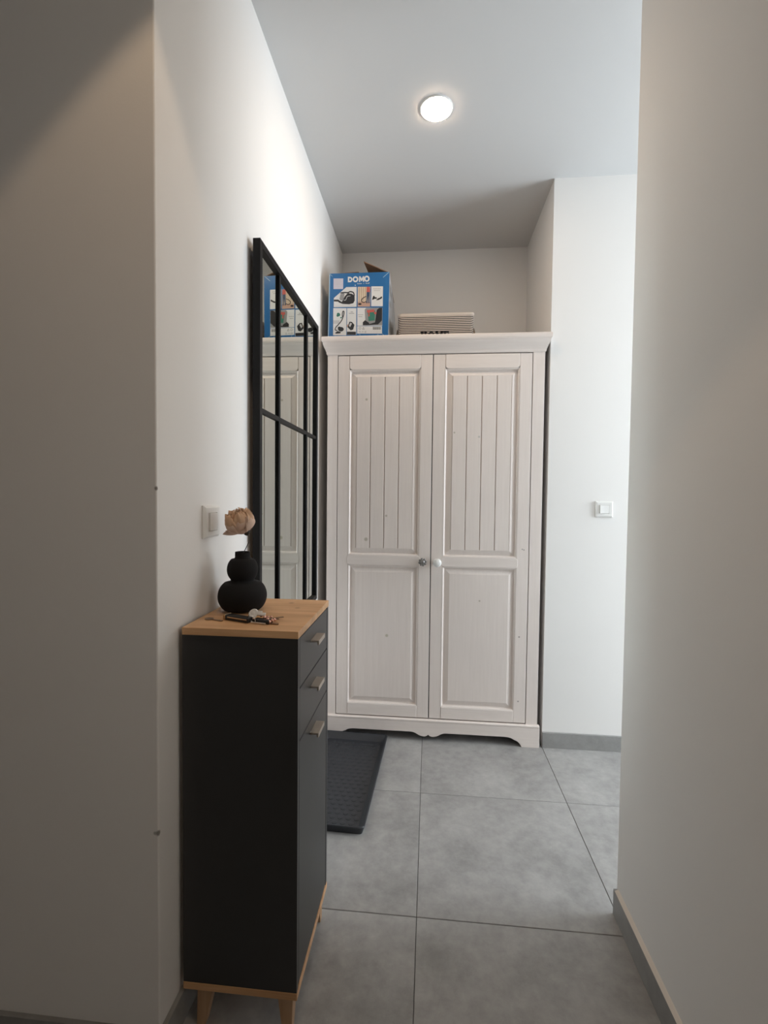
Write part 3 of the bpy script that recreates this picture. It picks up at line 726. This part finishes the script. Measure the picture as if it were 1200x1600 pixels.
let = [quadr(397, 140, 420, 222), quadr(420, 140, 432, 162), quadr(420, 200, 432, 222)] + half_ring(431, 181, 41, 41, 23) \
    + ring(522, 177, 46, 45, 23) \
    + [quadr(580, 132, 602, 217), quadr(645, 130, 667, 215)] + [[(580, 132), (604, 132), (626, 172), (626, 205), (618, 205)], [(667, 130), (643, 130), (622, 172), (622, 205), (630, 205)]] \
    + ring(709, 170, 45, 46, 23)
deco('brand_lettering', let, 'white_print', D1, car)
# handwritten strap line below
tl = []
xx = 555
for k in range(14):
    if k in (6, 8): xx += 12; 
    hgt = [22, 10, 12, 14, 9, 16, 0, 14, 0, 20, 10, 10, 12, 22][k]
    if hgt: tl += stroke([(xx, 252 - k * 0.5), (xx + 5, 252 - hgt - k * 0.5), (xx + 9, 250 - k * 0.5)], 3.5)
    xx += 12.5
tl += [ell(520, 268, 8, 8)]
deco('strap_line', tl, 'white_print', D1, car)
deco('model_lettering', [quadr(828 + k * 19, 1046 - k * 1.0, 828 + k * 19 + 14, 1066 - k * 1.0) for k in range(7)], 'white_print', D1, car)
st = deco('price_sticker', [quadr(160, 165, 320, 325)], 'lilac_print', D1, car)
deco('sticker_print', [quadr(178, 186 + k * 24, 178 + [110, 124, 96, 120, 105][k], 192 + k * 24) for k in range(5)], 'light_grey_print', D2, st)
# picture 1: vacuum cleaner side view
p1 = deco('picture', [[(166, 600), (166, 462), (372, 296), (543, 292), (543, 594)]], 'white_print', D1, car)
deco('vacuum_print', [[(168, 486), (240, 486), (270, 505), (300, 520), (345, 440), (400, 385), (470, 400), (510, 430), (512, 500), (490, 540), (420, 556), (310, 550), (255, 530), (235, 515), (168, 512)]], 'black_print', D2, p1)
deco('dust_bin_print', [[(275, 405), (330, 385), (345, 400), (325, 490), (285, 500), (262, 480)]], 'grey_print', D3, p1)
deco('handle_print', stroke(curve([(280, 385), (350, 378), (400, 380), (440, 365), (490, 380), (505, 425)]), 17), 'black_print', D3, p1)
deco('highlight_print', stroke(curve([(335, 495), (365, 490), (390, 440), (440, 430)]), 9), 'light_grey_print', D4, p1)
deco('caption_print', [quadr(190 + k * 20, 580 - k * 0.4, 204 + k * 20, 586 - k * 0.4) for k in range(16)], 'light_grey_print', D2, p1)
# picture 2: person vacuuming
p2 = deco('picture', [quadr(562, 292, 768, 592)], 'cream_print', D1, car)
deco('floor_print', [quadr(562, 520, 768, 590)], 'skin_print', D2, p2)
deco('curtain_print', [quadr(580 + k * 34, 296, 590 + k * 34, 520) for k in range(4)], 'wood_print', D2, p2)
deco('shirt_print', [[(708, 294), (762, 294), (766, 372), (704, 372)]], 'red_print', D3, p2)
deco('trousers_print', [[(708, 372), (762, 372), (756, 540), (738, 540), (734, 430), (722, 540), (704, 540)]], 'denim_print', D3, p2)
deco('hose_print', stroke(curve([(700, 440), (650, 462), (625, 500), (655, 530), (700, 515)]), 10) + [ell(598, 554, 28, 14)], 'black_print', D4, p2)
# picture 3: accessories
p3 = deco('picture', [quadr(784, 286, 974, 586)], 'white_print', D1, car)
deco('nozzle_print', [[(812, 440), (828, 425), (846, 448), (880, 455), (872, 472), (840, 474), (806, 492), (800, 480)], [(862, 494), (890, 470), (930, 455), (948, 438), (964, 444), (958, 466), (905, 492)]], 'black_print', D2, p3)
deco('caption_print', [quadr(816 + k * 26, 318, 834 + k * 26, 325) for k in range(5)] + [quadr(826 + k * 26, 345, 844 + k * 26, 352) for k in range(4)], 'grey_print', D2, p3)
# picture 4: cleaner with hose in a room
p4 = deco('picture', [quadr(158, 614, 378, 1028)], 'white_print', D1, car)
deco('room_print', [quadr(160, 800, 260, 852)], 'light_grey_print', D2, p4)
deco('plant_print', [ell(246, 712, 30, 26, 14, 0, 0.5), ell(232, 730, 20, 16), ell(290, 760, 16, 10)], 'green_print', D2, p4)
deco('hose_print', stroke(curve([(312, 750), (310, 700), (322, 662), (338, 672), (332, 720), (300, 800), (250, 860), (205, 905), (192, 945), (225, 955)]), 13), 'black_print', D3, p4)
deco('vacuum_print', [ell(288, 936, 48, 34), ell(262, 918, 26, 22)], 'black_print', D4, p4)
deco('floor_head_print', [[(190, 995), (230, 965), (285, 978), (280, 998), (210, 1004)]], 'black_print', D4, p4)
# picture 5: emptying the bin
p5 = deco('picture', [quadr(388, 614, 542, 1020)], 'white_print', D1, car)
deco('hand_print', [ell(408, 884, 26, 22, 14, 0, 0.4)], 'skin_print', D2, p5)
deco('filter_print', [[(398, 905), (430, 820), (470, 825), (512, 870), (490, 940), (450, 952)]], 'black_print', D3, p5)
deco('filter_light_print', [[(420, 880), (445, 835), (470, 850), (440, 905)]], 'light_grey_print', D4, p5)
deco('bin_print', [quadr(390, 972, 536, 1018)], 'black_print', D2, p5)
deco('caption_print', [quadr(446, 668, 486, 676), quadr(420, 690, 506, 698)], 'grey_print', D2, p5)
# picture 6: close-up of dust container
p6 = deco('picture', [quadr(556, 608, 968, 880)], 'white_print', D1, car)
deco('cleaner_print', [[(700, 612), (966, 606), (966, 872), (650, 876), (650, 830), (690, 790), (678, 640)]], 'grey_print', D2, p6)
deco('shell_print', [[(880, 640), (920, 610), (964, 608), (964, 800), (900, 860), (700, 872), (850, 830)]], 'black_print', D3, p6)
deco('container_print', [[(724, 660), (850, 650), (846, 800), (744, 810)]], 'green_print', D3, p6)
deco('cyclone_print', [[(714, 645), (840, 636), (838, 672), (720, 684)], ell(854, 690, 20, 18), quadr(740, 680, 760, 740)], 'red_print', D4, p6)
deco('clasp_print', [[(650, 870), (652, 826), (690, 800), (750, 836), (760, 870)]], 'black_print', D4, p6)
deco('caption_print', [quadr(570 + k * 22, 712, 586 + k * 22, 719) for k in range(4)] + [quadr(578 + k * 22, 740, 594 + k * 22, 748) for k in range(3)], 'grey_print', D2, p6)
# data strip with barcode and symbols
p7 = deco('data_strip', [quadr(556, 886, 966, 1000)], 'white_print', D1, car)
deco('barcode', [quadr(816 + k * 9.0, 896, 816 + k * 9.0 + [3, 6, 2, 5][k % 4], 940) for k in range(15)], 'black_print', D2, p7)
deco('symbols', ring(604, 918, 20, 20, 6, 14) + stroke([(644, 934), (660, 902), (676, 934), (644, 934)], 6) + stroke([(600, 962), (588, 970), (600, 982)], 5) + stroke([(612, 962), (612, 982), (622, 982)], 4) + ring(648, 972, 10, 8, 4, 10) + stroke([(684, 964), (684, 984), (704, 984), (704, 964), (684, 964)], 4), 'grey_print', D2, p7)
deco('small_print', [quadr(780 + k * 18, 972, 792 + k * 18, 977) for k in range(10)], 'light_grey_print', D2, p7)
for tp in [[(90, 110), (70, 1090), (84, 1090), (104, 110)], [(560, 1086), (800, 1076), (800, 1080), (560, 1090)]] + stroke([(80, 1098), (200, 1035)], 5) + stroke([(1060, 1080), (960, 990)], 5) + stroke([(1066, 76), (975, 150)], 8) + stroke([(96, 96), (140, 130)], 6) + stroke([(885, 990), (912, 1032)], 7) + stroke([(595, 995), (604, 1030)], 6):
    deco('tape_glint_strip', [tp], 'tape_glint', D1, car)  # light streaks painting the highlights along the carton's clear tape
# dark print on the right side of the carton
for k, (ya, yb2, za, zb2) in enumerate(((2.50, 2.56, 2.30, 2.345), (2.58, 2.62, 2.31, 2.335), (2.51, 2.55, 2.235, 2.262), (2.50, 2.60, 2.14, 2.17), (2.64, 2.70, 2.12, 2.20))):
    def sx_(y, z):
        t = (y - BY0) / (BY1 - BY0); v = (z - BZ0) / (BZ1 - BZ0)
        return (BX1 - 0.002 + 0.024 * t) * (1 - v) + (BX1 + 0.002 - 0.008 * t) * v + 0.0012
    q = BM(); A = [q.verts.new((sx_(y, z), y, z)) for (y, z) in ((ya, za), (yb2, za), (yb2, zb2), (ya, zb2))]
    q.faces.new(A)
    o = obj('side_mark', q, 'grey_print', car); s_ = o.modifiers.new('thickness', 'SOLIDIFY'); s_.thickness = 0.0004

# ================================================================= striped fabric basket
KX0, KX1, KY0, KY1, KZ1 = -0.176, 0.2135, 2.500, 2.76, 2.187
bk = thing('fabric_basket', 'striped canvas storage basket lettered HOME on top of the wardrobe', 'basket', (0, 0, WT))
def rrect(x0, x1, y0, y1, r, n=4):
    out = []
    for (cx_, cy_, a0) in ((x1 - r, y1 - r, 0), (x0 + r, y1 - r, 90), (x0 + r, y0 + r, 180), (x1 - r, y0 + r, 270)):
        for k in range(n + 1):
            a = R(a0 + 90 * k / n); out.append((cx_ + r * math.cos(a), cy_ + r * math.sin(a)))
    return out
def shell(name, mat, z0, z1, g0, g1, th, bottom):
    q = BM()
    def ringv(g, z): return [q.verts.new((x, y, z)) for (x, y) in rrect(KX0 - g, KX1 + g, KY0 - g, KY1 + g, 0.022)]
    A, B, C_, D_ = ringv(g0, z0), ringv(g1, z1), ringv(g1 - th, z1), ringv(g0 - th, z0 + (0.003 if bottom else 0))
    n = len(A)
    for a, b_ in ((A, B), (B, C_), (C_, D_)):
        for k in range(n): q.faces.new((a[k], a[(k + 1) % n], b_[(k + 1) % n], b_[k]))
    if bottom: q.faces.new(A[::-1]); q.faces.new(D_)
    else:
        for k in range(n): q.faces.new((D_[k], D_[(k + 1) % n], A[(k + 1) % n], A[k]))
    bmesh.ops.recalc_face_normals(q, faces=q.faces)
    return obj(name, q, mat, bk, 'auto')
hz = KZ1 - WT
shell('basket_body', 'striped_canvas', 0.0, hz - 0.010, -0.003, 0.0, 0.004, True)
q = shell('hem', 'canvas', hz - 0.012, hz, 0.0008, 0.0022, 0.0065, False)
# slab-serif HOME letters on the front, lower edge of the basket front
q = BM()
LZ0, LZ1 = 0.004, 0.048; LY = KY0 - 0.0008
def lb(x0, x1, z0, z1): bx(q, x0, x1, LY - 0.0014, LY + 0.0006, z0, z1)
lx = -0.058; hh = LZ1 - LZ0
for x in (lx + 0.004, lx + 0.022): lb(x, x + 0.008, LZ0, LZ1); lb(x - 0.004, x + 0.012, LZ1 - 0.005, LZ1); lb(x - 0.004, x + 0.012, LZ0, LZ0 + 0.005)
lb(lx + 0.012, lx + 0.022, 0.022, 0.029)
ocx, ocz = lx + 0.055, (LZ0 + LZ1) / 2
nO = 20
outer = []; inner = []
for k in range(nO):
    a = 2 * math.pi * k / nO
    for lst, rx, rz in ((outer, 0.0165, hh / 2), (inner, 0.0075, hh / 2 - 0.005)):
        lst.append([q.verts.new((ocx + rx * math.cos(a), y, ocz + rz * math.sin(a))) for y in (LY - 0.0014, LY + 0.0006)])
for k in range(nO):
    k2 = (k + 1) % nO
    q.faces.new((outer[k][0], outer[k2][0], inner[k2][0], inner[k][0])); q.faces.new((outer[k][0], outer[k][1], outer[k2][1], outer[k2][0])); q.faces.new((inner[k][0], inner[k2][0], inner[k2][1], inner[k][1]))
mx_ = lx + 0.077
for x in (mx_ + 0.003, mx_ + 0.029): lb(x, x + 0.007, LZ0, LZ1); lb(x - 0.004, x + 0.010, LZ1 - 0.005, LZ1); lb(x - 0.004, x + 0.010, LZ0, LZ0 + 0.005)
for sgn in (-1, 1):
    mxc = mx_ + 0.0195
    prism(q, [(mxc + sgn * 0.016, LZ1), (mxc + sgn * 0.007, LZ1), (mxc - sgn * 0.001, LZ0 + 0.006), (mxc + sgn * 0.003, LZ0 + 0.004)], 'Y', LY - 0.0014, LY + 0.0006)
ex = lx + 0.121
lb(ex, ex + 0.008, LZ0, LZ1); lb(ex - 0.004, ex + 0.024, LZ1 - 0.005, LZ1); lb(ex - 0.004, ex + 0.024, LZ0, LZ0 + 0.005); lb(ex + 0.008, ex + 0.018, 0.0235, 0.0285); lb(ex + 0.020, ex + 0.024, LZ1 - 0.013, LZ1 - 0.005); lb(ex + 0.020, ex + 0.024, LZ0 + 0.005, LZ0 + 0.013)
obj('home_lettering', q, 'black_print', bk)
for sgn, xk in ((-1, KX0), (1, KX1)):
    q = BM()
    ym = 2.63
    tube(q, [(xk + sgn * 0.002, ym - 0.05, 0.085), (xk + sgn * 0.008, ym - 0.045, 0.06), (xk + sgn * 0.012, ym - 0.02, 0.045), (xk + sgn * 0.012, ym + 0.02, 0.045), (xk + sgn * 0.008, ym + 0.045, 0.06), (xk + sgn * 0.002, ym + 0.05, 0.085)], 0.006, 8)
    obj('rope_handle', q, 'rope', bk, True)

# ================================================================= boot tray on the floor
tr_ = thing('boot_tray', 'dark rubber boot tray on the floor before the wardrobe', 'tray', (-0.222, 1.706, 0.0))
tr_.rotation_euler = (0, 0, R(-2.2))
TW, TL = 0.335, 0.700       # local: x from -TW..0, y from 0..TL
q = BM()
def tring(g, z, r): return [q.verts.new((x, y, z)) for (x, y) in rrect(-TW + g, -g, g, TL - g, r, 4)]
rr2 = [tring(0.010, 0.0, 0.012), tring(0.0, 0.029, 0.018), tring(0.0015, 0.0315, 0.018), tring(0.006, 0.0315, 0.016), tring(0.009, 0.027, 0.014), tring(0.030, 0.005, 0.012)]
n = len(rr2[0])
for a, b_ in zip(rr2, rr2[1:]):
    for k in range(n): q.faces.new((a[k], a[(k + 1) % n], b_[(k + 1) % n], b_[k]))
q.faces.new(rr2[0][::-1]); q.faces.new(rr2[-1])
bmesh.ops.recalc_face_normals(q, faces=q.faces)
obj('tray_body', q, 'rubber', tr_, 'auto')
q = BM()
iy = 0
y = 0.055
while y < TL - 0.045:
    x = -TW + 0.050 + (0.016 if iy % 2 else 0)
    while x < -0.045:
        lathe(q, [(0.0115, 0.0045), (0.0105, 0.0062), (0.007, 0.0067)], (x, y, 0), 8)
        x += 0.032
    y += 0.028; iy += 1
o = obj('embossed_studs', q, 'rubber', tr_, 'auto'); o['kind'] = 'stuff'

# ================================================================= ceiling downlights
def downlight(name, label, x, y, glow):
    t = thing(name, label, 'ceiling light', (x, y, H), 'round ceiling downlights')
    q = BM(); lathe(q, [(0.0655, 0.0), (0.0652, -0.003), (0.0635, -0.0052), (0.0608, -0.0060), (0.0605, -0.004), (0.0605, 0.0)], (0, 0, 0), 48); obj('trim_ring', q, 'white_ring', t, 'auto')
    q = BM(); lathe(q, [(0.0604, -0.0062), (0.0602, -0.0070), (0.0585, -0.0076), (0.045, -0.0080), (0.02, -0.0082)], (0, 0, 0), 48); obj('diffuser', q, glow, t, True)
    return t
downlight('ceiling_downlight', 'lit round white downlight on the ceiling before the niche', 0.006, 1.966, 'lamp_glow')
downlight('ceiling_downlight', 'warm round downlight on the hall ceiling above the outer corner', -0.33, 0.60, 'lamp_glow_near')
sl = bpy.data.lights.new('downlight_beam', 'SPOT'); sl.energy = 11; sl.color = (1.0, 0.72, 0.47); sl.spot_size = R(79.5); sl.spot_blend = 0.12; sl.shadow_soft_size = 0.03
so = bpy.data.objects.new('downlight_beam', sl); COL.objects.link(so); so.location = (-0.33, 0.60, H - 0.02)
